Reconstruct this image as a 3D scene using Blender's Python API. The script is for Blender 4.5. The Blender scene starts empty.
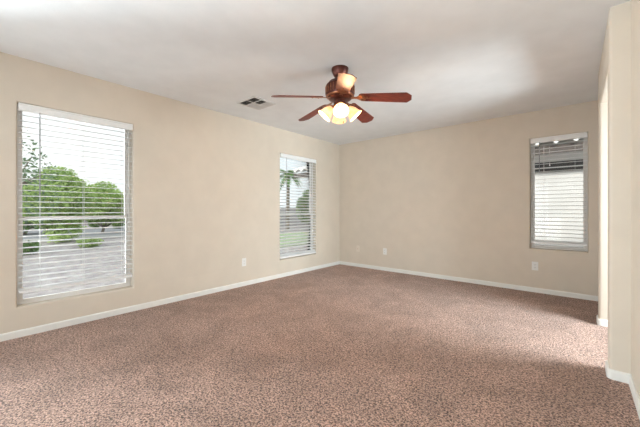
import bpy, bmesh, math, random
from mathutils import Vector, Matrix
random.seed(7)
C = bpy.context.scene.collection
sc = bpy.context.scene
R = math.radians
PI = math.pi

# ---------------------------------------------------------------- camera
YAW = 40.3
cd = bpy.data.cameras.new('camera'); cam = bpy.data.objects.new('camera', cd); C.objects.link(cam)
cam.location = (0, 0, 1.107); cam.rotation_euler = (R(90), 0, R(YAW))
cd.sensor_width = 36; cd.lens = 302 / 640 * 36; cd.shift_y = -3.5 / 640; cd.clip_start = .02
sc.camera = cam
# ---------------------------------------------------------------- sky
w = bpy.data.worlds.new('sky'); sc.world = w; w.use_nodes = True
nt = w.node_tree; nt.nodes.clear()
wo = nt.nodes.new('ShaderNodeOutputWorld'); bg = nt.nodes.new('ShaderNodeBackground')
tc = nt.nodes.new('ShaderNodeTexCoord'); ns = nt.nodes.new('ShaderNodeTexNoise'); cr = nt.nodes.new('ShaderNodeValToRGB')
ns.inputs['Scale'].default_value = 2.2; ns.inputs['Detail'].default_value = 6
cr.color_ramp.elements[0].position = .35; cr.color_ramp.elements[0].color = (.80, .90, 1.0, 1)
cr.color_ramp.elements[1].position = .62; cr.color_ramp.elements[1].color = (1, 1, 1, 1)
nt.links.new(tc.outputs['Generated'], ns.inputs['Vector']); nt.links.new(ns.outputs[0], cr.inputs[0])
nt.links.new(cr.outputs[0], bg.inputs[0]); nt.links.new(bg.outputs[0], wo.inputs[0])
bg.inputs[1].default_value = .72
# ---------------------------------------------------------------- sun
sd = bpy.data.lights.new('sun', 'SUN'); sun = bpy.data.objects.new('sun', sd); C.objects.link(sun)
sd.energy = 1.9; sd.angle = R(3); sd.color = (1, .96, .9)
sun.rotation_euler = Vector((-.6, 1.2, -1.2)).to_track_quat('-Z', 'Y').to_euler(); sun.location = (3, -5, 12)
# ---------------------------------------------------------------- added fill lights outside unseen glazed openings
def area(name, loc, target, sx, sy, power, col=(1, .97, .93)):
    l = bpy.data.lights.new(name, 'AREA'); o = bpy.data.objects.new(name, l); C.objects.link(o)
    l.shape = 'RECTANGLE'; l.size = sx; l.size_y = sy; l.energy = power; l.color = col
    o.location = loc; o.rotation_euler = (Vector(target) - Vector(loc)).to_track_quat('-Z', 'Y').to_euler()
    return o
YR = -1.9                       # rear wall
area('rear_bounce_fill', (-1.75, YR - .9, .25), (-1.75, .8, 2.44), 2.9, 1.4, 30, (.93, .97, 1))  # added low fill aimed up at the ceiling through the rear door
area('rear_fill', (-1.9, YR - .32, 1.15), (-1.2, 5, 1.15), 2.4, 1.8, 28, (.86, .94, 1))  # added fill outside the rear door, brightens the back wall
area('hall_rear_fill', (1.0, YR - .32, 1.1), (1.0, 4, 1.1), .9, 2.0, 12, (.95, .97, 1))  # added fill at the unseen rear end of the hall
area('left_fill', (-4.4, -.72, 1.1), (0, 3.2, 1.3), 1.2, 1.7, 165, (.86, .94, 1))  # added fill outside the unseen left window behind the camera
area('left_bounce_fill', (-4.9, -.72, .1), (-1.2, 1.2, 2.44), 1.2, 1.7, 115, (.86, .94, 1))  # added fill from below, lifts the ceiling
area('hall_side_fill', (2.15, 3.45, 1.3), (-.5, 3.3, .35), 1.8, 1.5, 180, (.86, .94, 1))  # added fill to brighten the far end through the hall opening
FANW = 3.2
sc.view_settings.view_transform = 'Standard'; sc.view_settings.look = 'None'
sc.view_settings.exposure = 0.84; sc.view_settings.gamma = 1; sc.view_settings.use_curve_mapping = False

# ---------------------------------------------------------------- helpers
def tag(o, label=None, cat=None, group=None, kind=None):
    for k, v in (('label', label), ('category', cat), ('group', group), ('kind', kind)):
        if v: o[k] = v
    return o
def empty(name, loc=(0, 0, 0), rz=0):
    o = bpy.data.objects.new(name, None); C.objects.link(o); o.location = loc; o.rotation_euler = (0, 0, rz)
    o.empty_display_size = .1
    return o
def link(name, bm, mat, parent=None, smooth=False):
    me = bpy.data.meshes.new(name)
    bmesh.ops.recalc_face_normals(bm, faces=bm.faces)
    bm.to_mesh(me); bm.free(); me.materials.append(mat)
    if smooth:
        for p in me.polygons: p.use_smooth = True
        me.set_sharp_from_angle(angle=R(40))
    o = bpy.data.objects.new(name, me); C.objects.link(o)
    if parent: o.parent = parent
    return o
def box(bm, x0, x1, y0, y1, z0, z1, bev=0, seg=2):
    b = bmesh.new()
    vs = [b.verts.new((x, y, z)) for x in (x0, x1) for y in (y0, y1) for z in (z0, z1)]
    for f in ((0, 1, 3, 2), (4, 6, 7, 5), (0, 4, 5, 1), (2, 3, 7, 6), (0, 2, 6, 4), (1, 5, 7, 3)): b.faces.new([vs[i] for i in f])
    if bev: bmesh.ops.bevel(b, geom=b.edges[:], offset=bev, segments=seg, affect='EDGES', profile=.5)
    me = bpy.data.meshes.new('t'); b.to_mesh(me); b.free(); bm.from_mesh(me); bpy.data.meshes.remove(me)
def bx(*a, **k):
    bm = bmesh.new(); box(bm, *a, **k); return bm
def lathe(bm, prof, n=32, M=None, caps=True):
    M = M or Matrix()
    rings = []
    for r, z in prof:
        rings.append([bm.verts.new(M @ Vector((max(r, 1e-4) * math.cos(2 * PI * i / n), max(r, 1e-4) * math.sin(2 * PI * i / n), z))) for i in range(n)])
    for a, b in zip(rings, rings[1:]):
        for i in range(n): bm.faces.new((a[i], a[(i + 1) % n], b[(i + 1) % n], b[i]))
    if caps: bm.faces.new(rings[0][::-1]); bm.faces.new(rings[-1])
def lth(*a, **k):
    bm = bmesh.new(); lathe(bm, *a, **k); return bm
def tube(bm, pts, rads, n=10):
    pts = [Vector(p) for p in pts]
    if not hasattr(rads, '__len__'): rads = [rads] * len(pts)
    rings = []
    for i, p in enumerate(pts):
        d = (pts[min(i + 1, len(pts) - 1)] - pts[max(i - 1, 0)]).normalized()
        u = d.orthogonal().normalized() if i == 0 else (u - d * u.dot(d)).normalized()
        v = d.cross(u)
        rings.append([bm.verts.new(p + (u * math.cos(2 * PI * k / n) + v * math.sin(2 * PI * k / n)) * rads[i]) for k in range(n)])
    for a, b in zip(rings, rings[1:]):
        for k in range(n): bm.faces.new((a[k], a[(k + 1) % n], b[(k + 1) % n], b[k]))
    bm.faces.new(rings[0][::-1]); bm.faces.new(rings[-1])
def tb(*a, **k):
    bm = bmesh.new(); tube(bm, *a, **k); return bm
def prism(bm, poly, z0, z1, M=None):
    M = M or Matrix()
    a = [bm.verts.new(M @ Vector((x, y, z0))) for x, y in poly]; b = [bm.verts.new(M @ Vector((x, y, z1))) for x, y in poly]
    n = len(poly)
    for i in range(n): bm.faces.new((a[i], a[(i + 1) % n], b[(i + 1) % n], b[i]))
    bm.faces.new(a[::-1]); bm.faces.new(b)

# ---------------------------------------------------------------- materials
def mat(name, col, rough=.6, metal=0, col2=None, nscale=5, ndetail=3, bump=0, bscale=None, bdist=.01, emit=None, estr=0, spec=None, lo=.35, hi=.65, stretch=None, trans=0):
    m = bpy.data.materials.new(name); m.use_nodes = True; t = m.node_tree; b = t.nodes['Principled BSDF']
    b.inputs['Base Color'].default_value = (*col, 1); b.inputs['Roughness'].default_value = rough; b.inputs['Metallic'].default_value = metal
    if spec is not None: b.inputs['Specular IOR Level'].default_value = spec
    co = t.nodes.new('ShaderNodeTexCoord'); mp = t.nodes.new('ShaderNodeMapping')
    t.links.new(co.outputs['Object'], mp.inputs[0])
    if stretch: mp.inputs['Scale'].default_value = stretch
    n = t.nodes.new('ShaderNodeTexNoise'); n.inputs['Scale'].default_value = nscale; n.inputs['Detail'].default_value = ndetail
    t.links.new(mp.outputs[0], n.inputs['Vector'])
    r = t.nodes.new('ShaderNodeValToRGB')
    c2 = col2 or tuple(c * .96 for c in col)
    r.color_ramp.elements[0].color = (*c2, 1); r.color_ramp.elements[1].color = (*col, 1)
    r.color_ramp.elements[0].position = lo; r.color_ramp.elements[1].position = hi
    t.links.new(n.outputs[0], r.inputs[0]); t.links.new(r.outputs[0], b.inputs['Base Color'])
    if bump:
        n2 = t.nodes.new('ShaderNodeTexNoise'); n2.inputs['Scale'].default_value = bscale or nscale * 4; n2.inputs['Detail'].default_value = 2
        t.links.new(co.outputs['Object'], n2.inputs['Vector'])
        bp = t.nodes.new('ShaderNodeBump'); bp.inputs['Strength'].default_value = bump; bp.inputs['Distance'].default_value = bdist
        t.links.new(n2.outputs[0], bp.inputs['Height']); t.links.new(bp.outputs[0], b.inputs['Normal'])
    if emit: b.inputs['Emission Color'].default_value = (*emit, 1); b.inputs['Emission Strength'].default_value = estr
    if trans:
        tr = t.nodes.new('ShaderNodeBsdfTranslucent'); mx = t.nodes.new('ShaderNodeMixShader'); mx.inputs[0].default_value = trans
        t.links.new(r.outputs[0], tr.inputs[0]); o = t.nodes['Material Output']
        t.links.new(b.outputs[0], mx.inputs[1]); t.links.new(tr.outputs[0], mx.inputs[2]); t.links.new(mx.outputs[0], o.inputs[0])
    return m
WALL = mat('wall_paint', (.67, .595, .505), .75, bump=.08, bscale=90, bdist=.004)
CEIL = mat('ceiling_paint', (.84, .86, .88), .85, bump=.15, bscale=60, bdist=.004)
TRIM = mat('trim_paint', (.80, .79, .76), .4)
BLIND = mat('blind_white', (.86, .86, .86), .45)
CORD = mat('cord', (.75, .75, .74), .8)
WAND = mat('wand_plastic', (.30, .30, .31), .35)
FRAME = mat('window_frame', (.78, .75, .72), .5)
PLATE = mat('plate_plastic', (.80, .79, .77), .35)
BEIGEP = mat('beige_plate', (.74, .66, .57), .4)
DARKP = mat('dark_slot', (.06, .055, .05), .6)
VENT = mat('vent_metal', (.66, .65, .64), .4)
DUCT = mat('duct_inside', (.07, .06, .05), .8)
CHERRY = mat('cherry_wood', (.23, .045, .028), .48, col2=(.11, .02, .014), nscale=9, stretch=(1, 9, 1))
BRONZE = mat('bronze', (.16, .055, .04), .32, .75, col2=(.09, .03, .025), nscale=20)
BRASS = mat('antique_brass', (.52, .25, .14), .3, .9, col2=(.25, .1, .06), nscale=40)
STUCCO = mat('stucco', (.74, .72, .69), .9, bump=.4, bscale=60)
def carpet():
    m = bpy.data.materials.new('carpet'); m.use_nodes = True; t = m.node_tree; b = t.nodes['Principled BSDF']
    b.inputs['Roughness'].default_value = 1; b.inputs['Specular IOR Level'].default_value = .1
    try: b.inputs['Sheen Weight'].default_value = .25; b.inputs['Sheen Roughness'].default_value = .6
    except Exception: pass
    co = t.nodes.new('ShaderNodeTexCoord')
    def noise(s, d, w=0):
        n = t.nodes.new('ShaderNodeTexNoise'); n.inputs['Scale'].default_value = s; n.inputs['Detail'].default_value = d; n.inputs['Distortion'].default_value = w
        t.links.new(co.outputs['Object'], n.inputs['Vector']); return n
    f = noise(100, 5, .8); g = noise(2.2, 5, 1.2)
    r = t.nodes.new('ShaderNodeValToRGB'); e = r.color_ramp.elements
    e[0].position = .41; e[0].color = (.085, .042, .032, 1); e[1].position = .59; e[1].color = (.68, .45, .355, 1)
    mid = e.new(.5); mid.color = (.38, .22, .168, 1)
    t.links.new(f.outputs[0], r.inputs[0])
    r2 = t.nodes.new('ShaderNodeValToRGB'); r2.color_ramp.elements[0].position = .38; r2.color_ramp.elements[0].color = (.82, .805, .79, 1)
    r2.color_ramp.elements[1].position = .62; r2.color_ramp.elements[1].color = (1.06, 1.06, 1.06, 1)
    t.links.new(g.outputs[0], r2.inputs[0])
    mx = t.nodes.new('ShaderNodeMix'); mx.data_type = 'RGBA'; mx.blend_type = 'MULTIPLY'; mx.inputs[0].default_value = 1
    t.links.new(r.outputs[0], mx.inputs[6]); t.links.new(r2.outputs[0], mx.inputs[7]); t.links.new(mx.outputs[2], b.inputs['Base Color'])
    h = noise(100, 3, .7)
    bp = t.nodes.new('ShaderNodeBump'); bp.inputs['Strength'].default_value = .9; bp.inputs['Distance'].default_value = .02
    t.links.new(h.outputs[0], bp.inputs['Height']); t.links.new(bp.outputs[0], b.inputs['Normal'])
    return m
CARPET = carpet()
def glass():
    m = bpy.data.materials.new('window_glass'); m.use_nodes = True; t = m.node_tree; t.nodes.clear()
    o = t.nodes.new('ShaderNodeOutputMaterial'); mx = t.nodes.new('ShaderNodeMixShader'); tr = t.nodes.new('ShaderNodeBsdfTransparent'); gl = t.nodes.new('ShaderNodeBsdfGlossy')
    fr = t.nodes.new('ShaderNodeFresnel'); fr.inputs[0].default_value = 1.35; gl.inputs['Roughness'].default_value = .01
    tr.inputs[0].default_value = (.96, .98, .97, 1)
    t.links.new(fr.outputs[0], mx.inputs[0]); t.links.new(tr.outputs[0], mx.inputs[1]); t.links.new(gl.outputs[0], mx.inputs[2]); t.links.new(mx.outputs[0], o.inputs[0])
    return m
GLASS = glass()

# ---------------------------------------------------------------- structure: walls with rounded openings
H = 2.44
def at_xy(px, depth):
    a = (px - 320) / 302; s_, c_ = math.sin(R(YAW)), math.cos(R(YAW))
    return depth * (-s_ + c_ * a), depth * (c_ + s_ * a)
def wall_grid(name, axis, p0, p1, u0, u1, holes, z1=H, bev=.018, extra=(), z0=0):
    """wall slab between planes p0 (room side) and p1; holes = [(ua,ub,za,zb)]; edges of holes are bullnosed"""
    us = sorted({u0, u1, *[h[0] for h in holes], *[h[1] for h in holes]})
    zs = sorted({z0, z1, *[h[2] for h in holes], *[h[3] for h in holes]})
    P = (lambda p, u, z: (p, u, z)) if axis == 'x' else (lambda p, u, z: (u, p, z))
    def solid(i, j):
        if i < 0 or j < 0 or i >= len(us) - 1 or j >= len(zs) - 1: return False
        uc = (us[i] + us[i + 1]) / 2; zc = (zs[j] + zs[j + 1]) / 2
        return not any(h[0] < uc < h[1] and h[2] < zc < h[3] for h in holes)
    bm = bmesh.new(); cache = {}
    def v(p, u, z):
        k = (p, u, z)
        if k not in cache: cache[k] = bm.verts.new(P(*k))
        return cache[k]
    for i in range(len(us) - 1):
        for j in range(len(zs) - 1):
            if not solid(i, j): continue
            a, b, c, d = us[i], us[i + 1], zs[j], zs[j + 1]
            for p in (p0, p1): bm.faces.new((v(p, a, c), v(p, b, c), v(p, b, d), v(p, a, d)))
            if not solid(i - 1, j): bm.faces.new((v(p0, a, c), v(p1, a, c), v(p1, a, d), v(p0, a, d)))
            if not solid(i + 1, j): bm.faces.new((v(p0, b, c), v(p1, b, c), v(p1, b, d), v(p0, b, d)))
            if not solid(i, j - 1): bm.faces.new((v(p0, a, c), v(p1, a, c), v(p1, b, c), v(p0, b, c)))
            if not solid(i, j + 1): bm.faces.new((v(p0, a, d), v(p1, a, d), v(p1, b, d), v(p0, b, d)))
    bmesh.ops.recalc_face_normals(bm, faces=bm.faces)
    ax = 0 if axis == 'x' else 1; ux = 1 - ax
    sel = []
    for e in bm.edges:
        a, b = e.verts[0].co, e.verts[1].co
        if abs(a[ax] - p0) > 1e-6 or abs(b[ax] - p0) > 1e-6: continue
        if len(e.link_faces) != 2 or e.calc_face_angle(0) < .1: continue
        m = (a + b) / 2
        if abs(m.z - z0) < 1e-6 or abs(m.z - z1) < 1e-6: continue
        if (abs(m[ux] - u0) < 1e-6 or abs(m[ux] - u1) < 1e-6) and not any(abs(m[ux] - x) < 1e-6 for x in extra): continue
        sel.append(e)
    if sel: bmesh.ops.bevel(bm, geom=sel, offset=bev, segments=5, affect='EDGES', profile=.5, clamp_overlap=True)
    o = link(name, bm, WALL, smooth=True); o['kind'] = 'structure'
    return o
XL, YB = -3.70, 4.98
W1 = (.300, 1.200, .262, 2.045); W2 = (3.355, 4.255, .285, 2.045); W3 = (-.479, .112, .585, 2.075)
WR = (-1.25, -.25, .262, 2.045)  # unseen window, added to admit fill light
wall_grid('wall_left', 'x', XL, XL - .17, YR, YB + .17, [W1, W2, WR])
wall_grid('wall_back', 'y', YB, YB + .17, XL, 1.7, [W3])
wall_grid('wall_rear', 'y', YR, YR - .17, XL, 1.7, [(-3.2, -.3, 0, 2.06), (.6, 1.4, 0, 2.06)])
XP, XN, XH = .167, .268, .30
# right side: near wall, then a slightly prouder wall with a hall opening
o = wall_grid('wall_right', 'x', XN, XH + .02, YR, 2.752, [])
o = wall_grid('wall_right', 'x', XP, XH, 2.75, 4.10, [(2.90, 3.95, 0, 2.13)], extra=(2.75, 4.10))
o = wall_grid('wall_right', 'x', XN, XH + .02, 4.098, YB, [])
wall_grid('wall_hall', 'x', 1.7, 1.85, YR, YB + .17, [(2.3, 4.1, .3, 2.05)])
def struct(name, bm, m, smooth=False):
    o = link(name, bm, m, smooth=smooth); o['kind'] = 'structure'; return o
struct('ceiling', bx(XL - .6, 2.2, YR - .5, YB + .55, H, H + .18), CEIL)
struct('floor', bx(XL - .17, 1.85, YR - .17, YB + .17, -.12, 0), CARPET)

def baseboard(name, path, side=1, h=.062, t=.013):
    """profile swept along a wall line; offsets to the room side"""
    pts = [Vector(p) for p in path]; off = []
    for i, p in enumerate(pts):
        ds = []
        if i > 0: ds.append((pts[i] - pts[i - 1]).normalized())
        if i < len(pts) - 1: ds.append((pts[i + 1] - pts[i]).normalized())
        nn = [Vector((-d.y, d.x)) * side for d in ds]
        n = sum(nn, Vector((0, 0))); n.normalize(); n = n / n.dot(nn[0]); off.append(n)
    prof = [(0, 0), (t, 0), (t, h - .012), (t * .75, h - .004), (t * .4, h), (0, h)]
    bm = bmesh.new(); rings = [[bm.verts.new((p.x + n.x * a, p.y + n.y * a, z)) for a, z in prof] for p, n in zip(pts, off)]
    k = len(prof)
    for a, b in zip(rings, rings[1:]):
        for i in range(k): bm.faces.new((a[i], a[(i + 1) % k], b[(i + 1) % k], b[i]))
    bm.faces.new(rings[0]); bm.faces.new(rings[-1][::-1])
    return struct(name, bm, TRIM)
baseboard('baseboard_left', [(XL, YR), (XL, YB)], side=-1)
baseboard('baseboard_back', [(XL + .013, YB), (XN, YB)], side=-1)
r = .018
def rc(cx, cy, a0, a1, n=4): return [(cx + r * math.cos(R(a0 + (a1 - a0) * i / n)), cy + r * math.sin(R(a0 + (a1 - a0) * i / n))) for i in range(n + 1)]
baseboard('baseboard_right', [(XN, YR), (XN, 2.75)] + rc(XP + r, 2.75 + r, 270, 180) + rc(XP + r, 2.90 - r, 180, 90) + [(XH, 2.90)], side=1)
baseboard('baseboard_right', [(XH, 3.95)] + rc(XP + r, 3.95 + r, 270, 180) + rc(XP + r, 4.10 - r, 180, 90) + [(XN, 4.10), (XN, YB - .013)], side=1)

# ---------------------------------------------------------------- windows (vinyl single-hung)
def window(name, axis, plane, out, w, meet):
    """frame sits .085 behind the wall face; local frame: u along wall, d outward"""
    root = empty(name); root['kind'] = 'structure'
    u0, u1, z0, z1 = w
    def B(bm, ua, ub, da, db, za, zb, bev=.003):
        a, b = sorted((plane + out * da, plane + out * db))
        if axis == 'x': box(bm, a, b, ua, ub, za, zb, bev)
        else: box(bm, ua, ub, a, b, za, zb, bev)
    f = .02
    bm = bmesh.new()
    B(bm, u0, u0 + f, .085, .155, z0, z1); B(bm, u1 - f, u1, .085, .155, z0, z1)
    B(bm, u0 + f, u1 - f, .085, .155, z0, z0 + f); B(bm, u0 + f, u1 - f, .085, .155, z1 - f, z1)
    link('window_frame', bm, FRAME, root)
    def sash(n, za, zb, da, db):
        s = .023; bm = bmesh.new(); a, b = u0 + f, u1 - f
        B(bm, a, a + s, da, db, za, zb); B(bm, b - s, b, da, db, za, zb)
        B(bm, a + s, b - s, da, db, za, za + s); B(bm, a + s, b - s, da, db, zb - s, zb)
        so = link('sash', bm, FRAME, root)
        g = bmesh.new(); dm = (da + db) / 2; B(g, a + s, b - s, dm - .002, dm + .002, za + s, zb - s, 0)
        link('pane', g, GLASS, so); return so
    if meet is None:
        sash('fixed', z0 + f, z1 - f, .10, .14); return
    sash('upper', meet - .018, z1 - f, .122, .148)
    lo = sash('lower', z0 + f, meet + .018, .092, .118)
    lk = bmesh.new(); um = (u0 + u1) / 2; B(lk, um - .03, um + .03, .075, .092, meet + .0, meet + .016); link('sash_lock', lk, FRAME, lo)
window('window_1', 'x', XL, -1, W1, 1.03)
window('window_2', 'x', XL, -1, W2, 1.03)
window('window_3', 'y', YB, 1, W3, None)
window('added_window_4', 'x', XL, -1, WR, 1.03)  # unseen, added for the left fill lights
window('added_window_5', 'x', 1.7, 1, (2.3, 4.1, .3, 2.05), None)  # unseen hall window, added to light the far end
def sliding(name, x0, x1):
    root = empty(name); root['kind'] = 'structure'
    bm = bmesh.new(); y0, y1 = YR - .13, YR - .05; f = .06
    box(bm, x0, x0 + f, y0, y1, 0, 2.06); box(bm, x1 - f, x1, y0, y1, 0, 2.06); box(bm, x0 + f, x1 - f, y0, y1, 2.0, 2.06); box(bm, x0 + f, x1 - f, y0, y1, 0, .05)
    xm = (x0 + x1) / 2
    if x1 - x0 > 1.5: box(bm, xm - .04, xm + .04, y0, y1, .05, 2.0)
    link('door_frame', bm, FRAME, root)
    link('pane', bx(x0 + f, x1 - f, YR - .092, YR - .088, .05, 2.0), GLASS, root)
sliding('added_door_1', -3.2, -.3); sliding('added_door_2', .6, 1.4)  # unseen glazed doors, added to let the rear fill in

# ---------------------------------------------------------------- blinds
def blind(label, axis, plane, out, w, tilt, z_rail, wand_u, wand_len, ladders, cord_u=None, cord_len=.5, pitch=.051):
    u0, u1, z0, z1 = w; u0 += .006; u1 -= .006; L = u1 - u0; uc = (u0 + u1) / 2
    # local frame: x along wall, y outward, z up
    if axis == 'x': root = empty('window_blind', (plane, uc, z0), R(90))      # local y -> world -x (outward)
    else: root = empty('window_blind', (uc, plane, z0), 0)
    tag(root, label, 'blind', 'white two inch slat blinds in the windows')
    Ht = z1 - z0; h = L / 2; sgn = 1
    bm = bmesh.new(); box(bm, -h, h, .006, .055, Ht - .052, Ht - .003, .002); link('headrail', bm, BLIND, root)
    bm = bmesh.new()
    prism(bm, [(-.005, Ht - .068), (.004, Ht - .072), (.005, Ht - .004), (-.004, Ht - .002), (-.008, Ht - .012), (-.004, Ht - .020), (-.004, Ht - .05), (-.008, Ht - .058)], -h, h,
          Matrix(((0, 0, 1, 0), (1, 0, 0, 0), (0, 1, 0, 0), (0, 0, 0, 1))))
    link('valance', bm, BLIND, root)
    # one slat: gently crowned strip, thickness 3 mm, inner edge tilted down
    hw = .0245; n = 6; top = []; bot = []
    for i in range(n + 1):
        y = -hw + 2 * hw * i / n; z = .0022 * (1 - (y / hw) ** 2)
        top.append((y, z + .0014)); bot.append((y, z - .0014))
    ct, st = math.cos(R(tilt)), math.sin(R(tilt))
    poly = [(.029 + y * ct - z * st, y * st + z * ct) for y, z in top + bot[::-1]]
    sl = bmesh.new(); prism(sl, poly, -h + .002, h - .002, Matrix(((0, 0, 1, 0), (1, 0, 0, 0), (0, 1, 0, 0), (0, 0, 0, 1))))
    zz = Ht - .10; first = None
    zr = z_rail - z0
    while zz > zr + .03:
        if first is None: first = link('slat', sl, BLIND, root, smooth=True); s = first
        else: s = first.copy(); C.objects.link(s); s.parent = root
        s.location = (0, 0, zz); zz -= pitch
    # loose slats gathered on the rail
    for k in range(2):
        s = first.copy(); C.objects.link(s); s.parent = root; s.location = (0, 0, zr + .020 + .006 * k)
    link('bottom_rail', bx(-h + .002, h - .002, .004, .054, zr - .012, zr + .012, .003), BLIND, root)
    for lu in ladders:
        x = -h + lu * L; b = bmesh.new()
        for y in (.0035, .0545): box(b, x - .0012, x + .0012, y - .0008, y + .0008, zr, Ht - .05)
        link('ladder_cord', b, CORD, root)
    x = -h + wand_u * L
    link('tilt_wand', tb([(x, -.008, Ht - .06), (x, -.014, Ht - .09), (x, -.014, Ht - .06 - wand_len)], [.002, .0042, .0042], 8), WAND, root, True)
    if cord_u is not None:
        x = -h + cord_u * L; zb = Ht - .06 - cord_len
        c = link('lift_cord', tb([(x, -.006, Ht - .06), (x, -.008, zb)], .0016, 6), CORD, root)
        link('tassel', lth([(.003, .03), (.006, .01), (.007, 0)], 12, Matrix.Translation((x, -.008, zb - .03))), BLIND, c, True)
    return root
blind('white slat blind hanging in the big left window, its bottom rail stopping above the sill', 'x', XL, -1, W1, 6, .386, .155, .74, (.16, .52, .90), .95, .6)
blind('white slat blind on the window beside the room corner, let down to the sill', 'x', XL, -1, W2, 16, .315, .14, .55, (.16, .52, .90))
blind('white slat blind in the small window of the back wall, roof tiles showing behind it', 'y', YB, 1, W3, 4, .672, .17, .40, (.25, .80), .36, .30)

# ---------------------------------------------------------------- outlets
def outlet(label, kind, loc, rz, cat='outlet'):
    root = empty('wall_outlet' if kind == 'duplex' else 'cable_jack', loc, rz)     # local y points into the wall
    tag(root, label, cat, 'wall plates low on the walls')
    link('cover_plate', bx(-.036, .036, -.006, .001, -.058, .058, .003, 2), PLATE if kind == 'duplex' else BEIGEP, root)
    if kind == 'duplex':
        for s in (-1, 1):
            bm = bmesh.new(); lathe(bm, [(.0165, -.002), (.0165, .002), (.0155, .003)], 24, Matrix.Translation((0, -.006, s * .02)) @ Matrix.Rotation(R(90), 4, 'X'))
            soc = link('socket', bm, PLATE, root, True)
            sb = bmesh.new()
            for dx in (-.0065, .0065): box(sb, dx - .0012, dx + .0012, -.0098, -.0085, s * .02 - .001, s * .02 + .008)
            lathe(sb, [(.0025, 0), (.0025, .0012)], 10, Matrix.Translation((0, -.0086, s * .02 - .008)) @ Matrix.Rotation(R(90), 4, 'X'))
            link('socket_slots', sb, DARKP, soc)
    else:
        link('connector', lth([(.0065, 0), (.0065, .004), (.0045, .004), (.0045, .010), (.0012, .010)], 12, Matrix.Translation((0, -.006, 0)) @ Matrix.Rotation(R(90), 4, 'X')), BRASS, root, True)
    for z in ((0,) if kind == 'duplex' else (-.042, .042)):
        link('screw', lth([(.003, 0), (.003, .0012), (.002, .0018)], 10, Matrix.Translation((0, -.006, z)) @ Matrix.Rotation(R(90), 4, 'X')), PLATE, root, True)
outlet('white duplex outlet low on the left wall between its two windows', 'duplex', (XL, 2.646, .345), R(90))
outlet('beige wall plate low on the back wall, the one nearest the room corner', 'jack', (-3.25, YB, .350), 0, 'wall plate')
outlet('white duplex outlet on the back wall, just right of the beige plate by the corner', 'duplex', (-2.665, YB, .350), 0)
outlet('white duplex outlet on the back wall below the small window', 'duplex', (-.4225, YB, .352), 0)

# ---------------------------------------------------------------- ceiling vent
v = empty('ceiling_vent', (-3.04, 2.36, H)); tag(v, 'square metal air register with angled louvers, set in the ceiling left of the fan', 'vent')
sx, sy = .17, .17
bm = bmesh.new()
for a in ((-sx, sx, -sy, -sy + .025), (-sx, sx, sy - .025, sy), (-sx, -sx + .025, -sy + .025, sy - .025), (sx - .025, sx, -sy + .025, sy - .025), (-.006, .006, -sy + .025, sy - .025), (-sx + .025, -.006, -.046, -.036), (.006, sx - .025, -.046, -.036), (-sx + .025, -.006, .05, .06), (.006, sx - .025, .05, .06)):
    box(bm, *a, -.010, 0, .002)
link('frame', bm, VENT, v)
link('duct_opening', bx(-sx + .02, sx - .02, -sy + .02, sy - .02, -.0022, -.0006), DUCT, v)
cells = [(-.142, -.009, -.142, -.049, 'face'), (.009, .142, -.142, -.049, 'face'), (.009, .142, -.033, .047, 'face'), (-.142, -.009, -.033, .047, 'mid'), (-.142, -.009, .063, .142, 'mid'), (.009, .142, .063, .142, 'mid')]
fx, fy = -math.sin(R(YAW)), math.cos(R(YAW))
for (x0, x1, y0, y1, md) in cells:
    # louvers run along x; 'face' blades slope so their lit side is seen from the room, 'away' blades leave the dark gap open
    yy = y0 + .006
    while yy < y1 - .001:
        b = bmesh.new(); s = {'away': .0035, 'face': -.013, 'mid': .008}[md]
        vs = [b.verts.new(p) for p in ((x0, yy, -.002), (x1, yy, -.002), (x1, yy + s, -.011), (x0, yy + s, -.011))]
        vs2 = [b.verts.new(vv.co + Vector((0, .0008, .0003))) for vv in vs]
        b.faces.new(vs); b.faces.new(vs2[::-1])
        for i in range(4): b.faces.new((vs[i], vs[(i + 1) % 4], vs2[(i + 1) % 4], vs2[i]))
        link('louver', b, VENT, v); yy += .013

# ---------------------------------------------------------------- ceiling fan
FX, FY = at_xy(340, 2.85)
fan = empty('ceiling_fan', (FX, FY, H), R(YAW)); tag(fan, 'ceiling fan with five cherry wood blades and a lit cluster of amber bell shades', 'ceiling fan')
link('canopy', lth([(.045, -.082), (.052, -.078), (.066, -.055), (.078, -.025), (.080, -.006), (.080, 0)], 40), BRONZE, fan, True)
link('downrod', lth([(.016, -.13), (.016, -.078)], 20), BRONZE, fan, True)
hs = link('motor_housing', lth([(.02, -.300), (.085, -.298), (.105, -.290), (.118, -.270), (.128, -.262), (.134, -.25), (.134, -.165), (.128, -.155), (.118, -.150), (.105, -.128), (.07, -.112), (.03, -.105)], 48), BRONZE, fan, True)
bm = bmesh.new()
for k in range(30):                                  # vent ribs round the drum
    a = 2 * PI * k / 30
    prism(bm, [(.132, -.004), (.1385, -.003), (.1385, .003), (.132, .004)], -.242, -.173, Matrix.Rotation(a, 4, 'Z'))
link('housing_ribs', bm, BRASS, hs)
bm = bmesh.new(); lathe(bm, [(.120, -.272), (.130, -.268), (.133, -.262), (.130, -.256)], 48); link('housing_band', bm, BRASS, hs, True)
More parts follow.
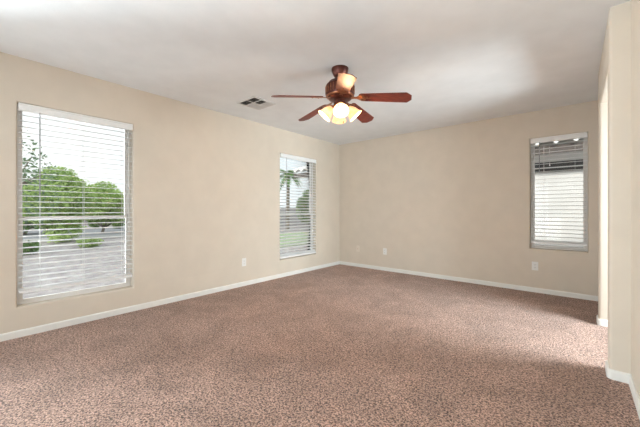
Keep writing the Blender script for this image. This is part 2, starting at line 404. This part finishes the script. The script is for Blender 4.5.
# blades
ZB = -.272; R0, R1 = .185, .650
def blade_poly():
    a, b = .056, .0725; c = .022
    return [(R0, -a + .014), (R0 + .02, -a), (R1 - .040, -b), (R1, -b + .042), (R1, b - .042), (R1 - .040, b), (R0 + .02, a), (R0, a - .014)]
iron = [(.075, -.020), (.13, -.013), (.16, -.014), (.185, -.034), (.21, -.046), (.235, -.036), (.245, -.018), (.285, -.010), (.295, 0), (.285, .010), (.245, .018), (.235, .036), (.21, .046), (.185, .034), (.16, .014), (.13, .013), (.075, .020)]
T0 = -16.5
proto = None
for k in range(5):
    M = Matrix.Translation((0, 0, ZB)) @ Matrix.Rotation(R(T0 + 72 * k), 4, 'Z')
    Mp = M @ Matrix.Rotation(R(6.3), 4, 'Y') @ Matrix.Rotation(R(-14), 4, 'X')         # edge on the clockwise side is raised
    bm = bmesh.new(); prism(bm, blade_poly(), 0, .006, Mp)
    bl = link('blade', bm, CHERRY, fan)
    bm = bmesh.new(); prism(bm, iron, -.005, 0, Mp)
    prism(bm, [(.06, -.018), (.10, -.018), (.10, .018), (.06, .018)], -.018, .002, M)
    link('blade_bracket', bm, BRASS, bl)
    for (px, py) in ((.205, -.03), (.205, .03), (.275, 0)):
        bm = bmesh.new(); lathe(bm, [(.005, 0), (.0045, -.003), (.002, -.0045)], 10, Mp @ Matrix.Translation((px, py, -.005)))
        link('screw', bm, BRASS, bl)
# light kit
link('switch_housing', lth([(.012, -.405), (.030, -.40), (.042, -.388), (.046, -.37), (.046, -.345), (.060, -.338), (.060, -.322), (.05, -.315), (.05, -.29)], 36), BRONZE, fan, True)
def shade_mat():
    m = bpy.data.materials.new('amber_glass'); m.use_nodes = True; t = m.node_tree; b = t.nodes['Principled BSDF']; o = t.nodes['Material Output']
    n = t.nodes.new('ShaderNodeTexNoise'); n.inputs['Scale'].default_value = 18; n.inputs['Detail'].default_value = 4
    co = t.nodes.new('ShaderNodeTexCoord'); t.links.new(co.outputs['Object'], n.inputs['Vector'])
    r = t.nodes.new('ShaderNodeValToRGB'); r.color_ramp.elements[0].position = .35; r.color_ramp.elements[0].color = (.95, .62, .30, 1); r.color_ramp.elements[1].position = .65; r.color_ramp.elements[1].color = (1, .86, .60, 1)
    t.links.new(n.outputs[0], r.inputs[0]); t.links.new(r.outputs[0], b.inputs['Base Color']); t.links.new(r.outputs[0], b.inputs['Emission Color'])
    b.inputs['Emission Strength'].default_value = .30; b.inputs['Roughness'].default_value = .3
    tr = t.nodes.new('ShaderNodeBsdfTranslucent'); t.links.new(r.outputs[0], tr.inputs[0])
    mx = t.nodes.new('ShaderNodeMixShader'); mx.inputs[0].default_value = .12
    t.links.new(b.outputs[0], mx.inputs[1]); t.links.new(tr.outputs[0], mx.inputs[2]); t.links.new(mx.outputs[0], o.inputs[0])
    return m
AMBER = shade_mat()
BULB = mat('bulb', (1, .9, .7), .4, emit=(1, .80, .50), estr=1.3)
for k in range(4):
    A = Matrix.Rotation(R(90 * k), 4, 'Z')
    link('lamp_arm', tb([A @ Vector(p) for p in ((.035, 0, -.352), (.055, 0, -.347), (.066, 0, -.352), (.070, 0, -.360))], .008, 10), BRASS, fan, True)
    D = A @ Matrix.Translation((.064, 0, -.352)) @ Matrix.Rotation(R(180 - 42), 4, 'Y')   # +z runs out and down
    lk = link('lamp_socket', lth([(.012, 0), (.022, .004), (.024, .03), (.020, .034)], 20, D), BRASS, fan, True)
    pr = [(.026, .022), (.030, .030), (.040, .045), (.050, .068), (.056, .092), (.062, .112), (.072, .126)]
    inner = [(a - .003, b) for a, b in pr[::-1]]
    bm = bmesh.new(); lathe(bm, pr + [(.071, .128)] + inner + [pr[0]], 36, D, caps=False)
    sh = link('lamp_shade', bm, AMBER, fan, True)
    link('bulb', lth([(.006, .03), (.012, .036), (.022, .055), (.026, .07), (.022, .085), (.012, .094), (.001, .097)], 20, D), BULB, sh, True)
    pl = bpy.data.lights.new('bulb_light', 'POINT'); po = bpy.data.objects.new('bulb_light', pl); C.objects.link(po); po.parent = sh
    pl.energy = FANW; pl.color = (1, .68, .40); pl.shadow_soft_size = .03; po.location = D @ Vector((0, 0, .118))
link('finial', lth([(.001, -.432), (.008, -.426), (.010, -.418), (.006, -.41), (.014, -.403)], 20), BRASS, fan, True)
pc = link('pull_chain', tb([(.03, -.02, -.41), (.03, -.02, -.50)], .0012, 6), BRASS, fan)
link('chain_knob', lth([(.001, -.02), (.006, -.014), (.004, 0)], 12, Matrix.Translation((.03, -.02, -.50))), BRASS, pc, True)

# ================================================================ OUTSIDE
GZ = -.22
GRAVEL = mat('gravel', (.40, .37, .37), .95, col2=(.22, .20, .205), nscale=7, ndetail=8, bump=.5, bscale=40)
ROAD = mat('asphalt', (.22, .23, .25), .9, col2=(.18, .19, .21), nscale=3)
WALK = mat('concrete', (.42, .41, .40), .9)
struct('ground', bx(-60, 14, -40, 50, GZ - .2, GZ), GRAVEL)
struct('road', bx(-26, -18.5, -40, 50, GZ, GZ + .01), ROAD)
struct('sidewalk', bx(-18.2, -16.9, -40, 50, GZ, GZ + .06), WALK)
LEAF = mat('leaves_light', (.50, .64, .24), .6, col2=(.24, .37, .10), nscale=1.5, trans=.45)
LEAF2 = mat('leaves_green', (.16, .32, .06), .6, col2=(.06, .15, .03), nscale=2.5, trans=.35)
LEAFP = mat('leaves_pale', (.18, .27, .14), .6, col2=(.09, .16, .08), nscale=1.5, trans=.35)
BARK = mat('bark', (.20, .17, .13), .9, col2=(.11, .09, .07), nscale=12, bump=.5)
def foliage(blobs, n, size, rnd):
    vs, fs = [], []
    wts = [b[3] * b[4] * b[5] for b in blobs]
    for _ in range(n):
        b = rnd.choices(blobs, wts)[0]
        while True:
            p = Vector((rnd.uniform(-1, 1), rnd.uniform(-1, 1), rnd.uniform(-1, 1)))
            if p.length < 1 and p.length > rnd.random() * .9: break
        c = Vector((b[0] + p.x * b[3], b[1] + p.y * b[4], b[2] + p.z * b[5]))
        u = Vector((rnd.gauss(0, 1), rnd.gauss(0, 1), rnd.gauss(0, .7))).normalized(); q = u.orthogonal().normalized(); q.rotate(Matrix.Rotation(rnd.uniform(0, 6), 3, u))
        s = size * rnd.uniform(.6, 1.4); k = len(vs)
        vs += [c - u * s, c + q * s * .4, c + u * s, c - q * s * .4]; fs.append((k, k + 1, k + 2, k + 3))
    return vs, fs
def plant(name, label, cat, loc, blobs, n, size, leaf, stems, seed, group=None):
    rnd = random.Random(seed); root = empty(name, loc); tag(root, label, cat, group)
    vs, fs = foliage(blobs, n, size, rnd); me = bpy.data.meshes.new('foliage'); me.from_pydata([tuple(v_) for v_ in vs], [], fs); me.materials.append(leaf)
    f = bpy.data.objects.new('foliage', me); C.objects.link(f); f.parent = root
    for nm, pts, rads in stems: link(nm, tb(pts, rads, 8), BARK, root, True)
    return root
def at(px, depth, z=GZ):
    a = (px - 320) / 302; s, c = math.sin(R(YAW)), math.cos(R(YAW))
    return Vector((depth * (-s + c * a), depth * (c + s * a), z))
# window 1: palo verde group
def tree(label, px, depth, top, spread, seed, leaf, n=9000, trunk_r=.09, base=.9, size=.07, name='tree'):
    rnd = random.Random(seed); h = top - GZ; blobs = []; stems = []
    lean = (rnd.uniform(-.2, .2), rnd.uniform(-.2, .2))
    stems.append(('trunk', [(0, 0, -.05), (lean[0] * .5, lean[1] * .5, base * .5), (lean[0], lean[1], base)], [trunk_r * 1.2, trunk_r, trunk_r * .8]))
    for k in range(12):
        a = 2 * PI * k / 9 + rnd.uniform(-.3, .3); rr = spread * rnd.uniform(.35, .8); zz = rnd.uniform(base + .1, h * .82)
        c = (lean[0] + rr * math.cos(a), lean[1] + rr * math.sin(a), zz)
        s = spread * rnd.uniform(.20, .42); blobs.append((*c, s, s, s * .8))
        for _ in range(4):
            d_ = Vector((rnd.gauss(0, 1), rnd.gauss(0, 1), rnd.gauss(0, .8))).normalized() * s * 1.05; q_ = s * rnd.uniform(.3, .5)
            blobs.append((c[0] + d_.x, c[1] + d_.y, max(c[2] + d_.z, base * .6), q_, q_, q_ * .8))
        stems.append(('branch', [(lean[0], lean[1], base - .05), (lean[0] + rr * .5 * math.cos(a), lean[1] + rr * .5 * math.sin(a), base + (zz - base) * .4), c], [trunk_r * .55, trunk_r * .35, trunk_r * .12]))
    blobs.append((lean[0], lean[1], h * .52, spread * .92, spread * .92, h * .36))
    s = spread * .5; blobs.append((lean[0], lean[1], h - s * .7, s, s, s * .7))
    p = at(px, depth)
    return plant(name, label, 'tree', p, blobs, n, size, leaf, stems, seed)
tree('bright green feathery tree in the middle of the left window view', 58, 12.6, 2.95, 1.35, 3, LEAF, 11000, .07, .35, .085)
tree('yellow green rounded tree right of the bigger feathery one, seen through the left window', 102, 17.2, 2.75, 1.3, 5, LEAF, 9500, .07, .35, .085)
tree('darker green tree at the left edge of the left window view', 24, 16.2, 2.1, 1.2, 8, LEAF2, 6500, .07, .35, .08)
tree('pale grey green tree with branches hanging high at the left of the large window', 8, 8.5, 3.6, 1.25, 11, LEAFP, 1500, .07, 2.0, .06)
def shrub(label, px, depth, rr, h, seed, leaf, n=900):
    rnd = random.Random(seed); blobs = [(rnd.uniform(-.4, .4) * rr, rnd.uniform(-.4, .4) * rr, h * .5, rr * .7, rr * .7, h * .5) for _ in range(4)]
    st = [('stem', [(0, 0, -.03), (rnd.uniform(-.3, .3) * rr, rnd.uniform(-.3, .3) * rr, h * .7)], [.02, .008]) for _ in range(4)]
    return plant('shrub', label, 'shrub', at(px, depth), blobs, n, .05, leaf, st, seed)
shrub('small green shrub on the gravel at the lower left of the left window', 27, 9.0, .35, .40, 21, LEAF2)
shrub('small green shrub on the gravel under the trees, middle of the left window', 90, 10.8, .40, .34, 22, LEAF)
for px_, dp_, hh_, sd_ in ((18, 20.5, 1.7, 41), (36, 20.5, 1.35, 42), (55, 20.5, 1.6, 43), (75, 20.5, 1.5, 44), (96, 20.5, 1.7, 45), (118, 20.5, 1.4, 46)):
    rnd_ = random.Random(sd_)
    plant('shrub', 'dense dark green shrub in the row behind the trees of the left window view', 'shrub', at(px_, dp_ + 1), [(rnd_.uniform(-.08, .08), rnd_.uniform(-.1, .1), hh_ * .5, .38, .45, hh_ * .5) for _ in range(3)], 2500, .07, LEAF2, [('stem', [(0, 0, -.03), (.1, .05, hh_ * .7)], [.05, .02])], sd_, 'shrubs in the row behind the trees')
# far houses behind the trees
TAN = mat('far_stucco', (.30, .28, .27), .9); ROOF = mat('roof_tile', (.24, .21, .20), .85, col2=(.17, .15, .14), nscale=2); DGL = mat('dark_glass', (.06, .08, .11), .1)
def far_house(label, loc, rz, L, D, hw, roof_h, seed, wallm):
    root = empty('house', loc, rz); tag(root, label, 'house')
    link('wall', bx(-L / 2, L / 2, -D / 2, D / 2, 0, hw), wallm, root)
    bm = bmesh.new(); e = .5
    b = [bm.verts.new(p) for p in ((-L / 2 - e, -D / 2 - e, hw), (L / 2 + e, -D / 2 - e, hw), (L / 2 + e, D / 2 + e, hw), (-L / 2 - e, D / 2 + e, hw))]
    t_ = [bm.verts.new(p) for p in ((-L / 2 + D / 2, 0, hw + roof_h), (L / 2 - D / 2, 0, hw + roof_h))]
    bm.faces.new(b[::-1]); bm.faces.new((b[0], b[1], t_[1], t_[0])); bm.faces.new((b[2], b[3], t_[0], t_[1])); bm.faces.new((b[1], b[2], t_[1])); bm.faces.new((b[3], b[0], t_[0]))
    link('roof', bm, ROOF, root)
    x = -L / 2 + 1.2
    while x < L / 2 - 1.6:
        wd = link('window', bx(x, x + 1.3, -D / 2 - .04, -D / 2 + .02, .9, 2.0, .01), TRIM, root)
        link('pane', bx(x + .06, x + 1.24, -D / 2 - .05, -D / 2 - .03, .96, 1.94), DGL, wd); x += 3.1
    dr = link('door', bx(-.5, .5, -D / 2 - .03, -D / 2 + .02, 0, 2.05, .01), ROOF, root)
    link('door_knob', lth([(.001, -.03), (.03, -.02), (.03, 0), (.012, .01), (.012, .03)], 12, Matrix.Translation((.4, -D / 2 - .06, 1.0)) @ Matrix.Rotation(R(-90), 4, 'X')), BRASS, dr)
far_house('tan single storey house across the street behind the trees', (-38, 6, GZ), R(90), 15, 8, 2.3, .7, 1, TAN)
# block wall seen through the corner window
BLOCK = mat('block_wall', (.30, .29, .30), .9, bump=.3, bscale=20)
bw = empty('garden_wall', (-17, 17, GZ)); tag(bw, 'long pale grey block wall across the yard, seen through the corner window', 'wall')
link('wall_panel', bx(-.1, .1, -6, 9, 0, 1.45), BLOCK, bw); link('coping', bx(-.14, .14, -6, 9, 1.45, 1.52, .01), BLOCK, bw)
# lawn strip
GRASS = mat('grass', (.34, .42, .26), .9, col2=(.24, .32, .17), nscale=12, bump=.4, bscale=60)
struct('lawn', bx(-13, -8, 6.5, 13, GZ, GZ + .02), GRASS)
def palm(label, px, depth, top, rad, seed, lean=.1):
    rnd = random.Random(seed); h = top - GZ; p = at(px, depth)
    root = empty('palm_tree', p); tag(root, label, 'tree')
    link('trunk', tb([(0, 0, -.05), (lean * .4, 0, h * .5), (lean, 0, h - rad * .5)], [.14, .11, .09], 10), BARK, root, True)
    for k in range(26):
        a = rnd.uniform(0, 2 * PI); el = rnd.uniform(-.5, 1.1); b = bmesh.new(); L = rad * rnd.uniform(.8, 1.1)
        o0 = Vector((lean, 0, h - rad * .5)); d = Vector((math.cos(a), math.sin(a), 0)); prev = o0; side = Vector((-d.y, d.x, 0))
        for i in range(1, 13):
            s = i / 12; c = o0 + d * (L * s * math.cos(el * .5)) + Vector((0, 0, L * (s * math.sin(el) - .7 * s * s)))
            wl = .32 * L * math.sin(PI * min(1, s * .9 + .08))
            for sg in (-1, 1):
                q = [b.verts.new(x) for x in (prev, c, c + side * sg * wl + d * wl * .5 - Vector((0, 0, wl * .35)))]
                b.faces.new(q)
            prev = c
        link('frond', b, LEAF2, root)
palm('palm tree with a bare trunk at the left of the corner window view', 287.5, 20, 4.0, 1.0, 4)
tree('green tree low at the right of the corner window view', 313, 19, 2.4, .9, 31, LEAF2, 7000)

# neighbour house outside the small back window
NW = mat('white_stucco', (.80, .79, .78), .9, col2=(.72, .71, .70), nscale=2, bump=.5, bscale=50)
FASC = mat('brown_fascia', (.12, .10, .09), .8); EAVE_SHADE = mat('painted_eave_shade', (.05, .047, .047), .8); TILE = mat('pale_tile', (.82, .80, .78), .8, col2=(.68, .66, .65), nscale=3)
nh = empty('neighbour_house', (0, 7.7, GZ)); tag(nh, 'white stucco neighbouring house with barrel tile eave, outside the small back window', 'house')
link('wall', bx(-7, 9, 0, 6, 0, 2.75), NW, nh)
link('eave_shade_band', bx(-7, 9, -.03, 0, 2.10, 2.30), EAVE_SHADE, nh)  # soffit shadow on the wall, built as a dark band
link('eave_shade_split', bx(-7, 9, -.05, 0, 2.17, 2.19), NW, nh)  # light strip splitting the painted shadow into stripes
link('soffit', bx(-7.4, 9.4, -.33, 0, 2.44, 2.47), NW, nh)
link('fascia', bx(-7.4, 9.4, -.37, -.33, 2.42, 2.57), FASC, nh)
bm = bmesh.new(); nx = 58 * 10; rows = []
for sgn_, dz in ((0, 0), (1, -.02)):
    for j, y in enumerate((-.45, 6.6)):
        rr_ = []
        for i in range(nx + 1):
            x = -7.4 + 16.8 * i / nx; wv = abs(math.sin(PI * x / .29)) ** .8 * .12
            rr_.append(bm.verts.new((x, y, 2.58 + (y + .45) * .33 + wv + dz)))
        rows.append(rr_)
for a, b in ((0, 1), (2, 3), (0, 2), (1, 3)):
    for i in range(nx): bm.faces.new((rows[a][i], rows[a][i + 1], rows[b][i + 1], rows[b][i]))
link('roof_tiles', bm, TILE, nh)
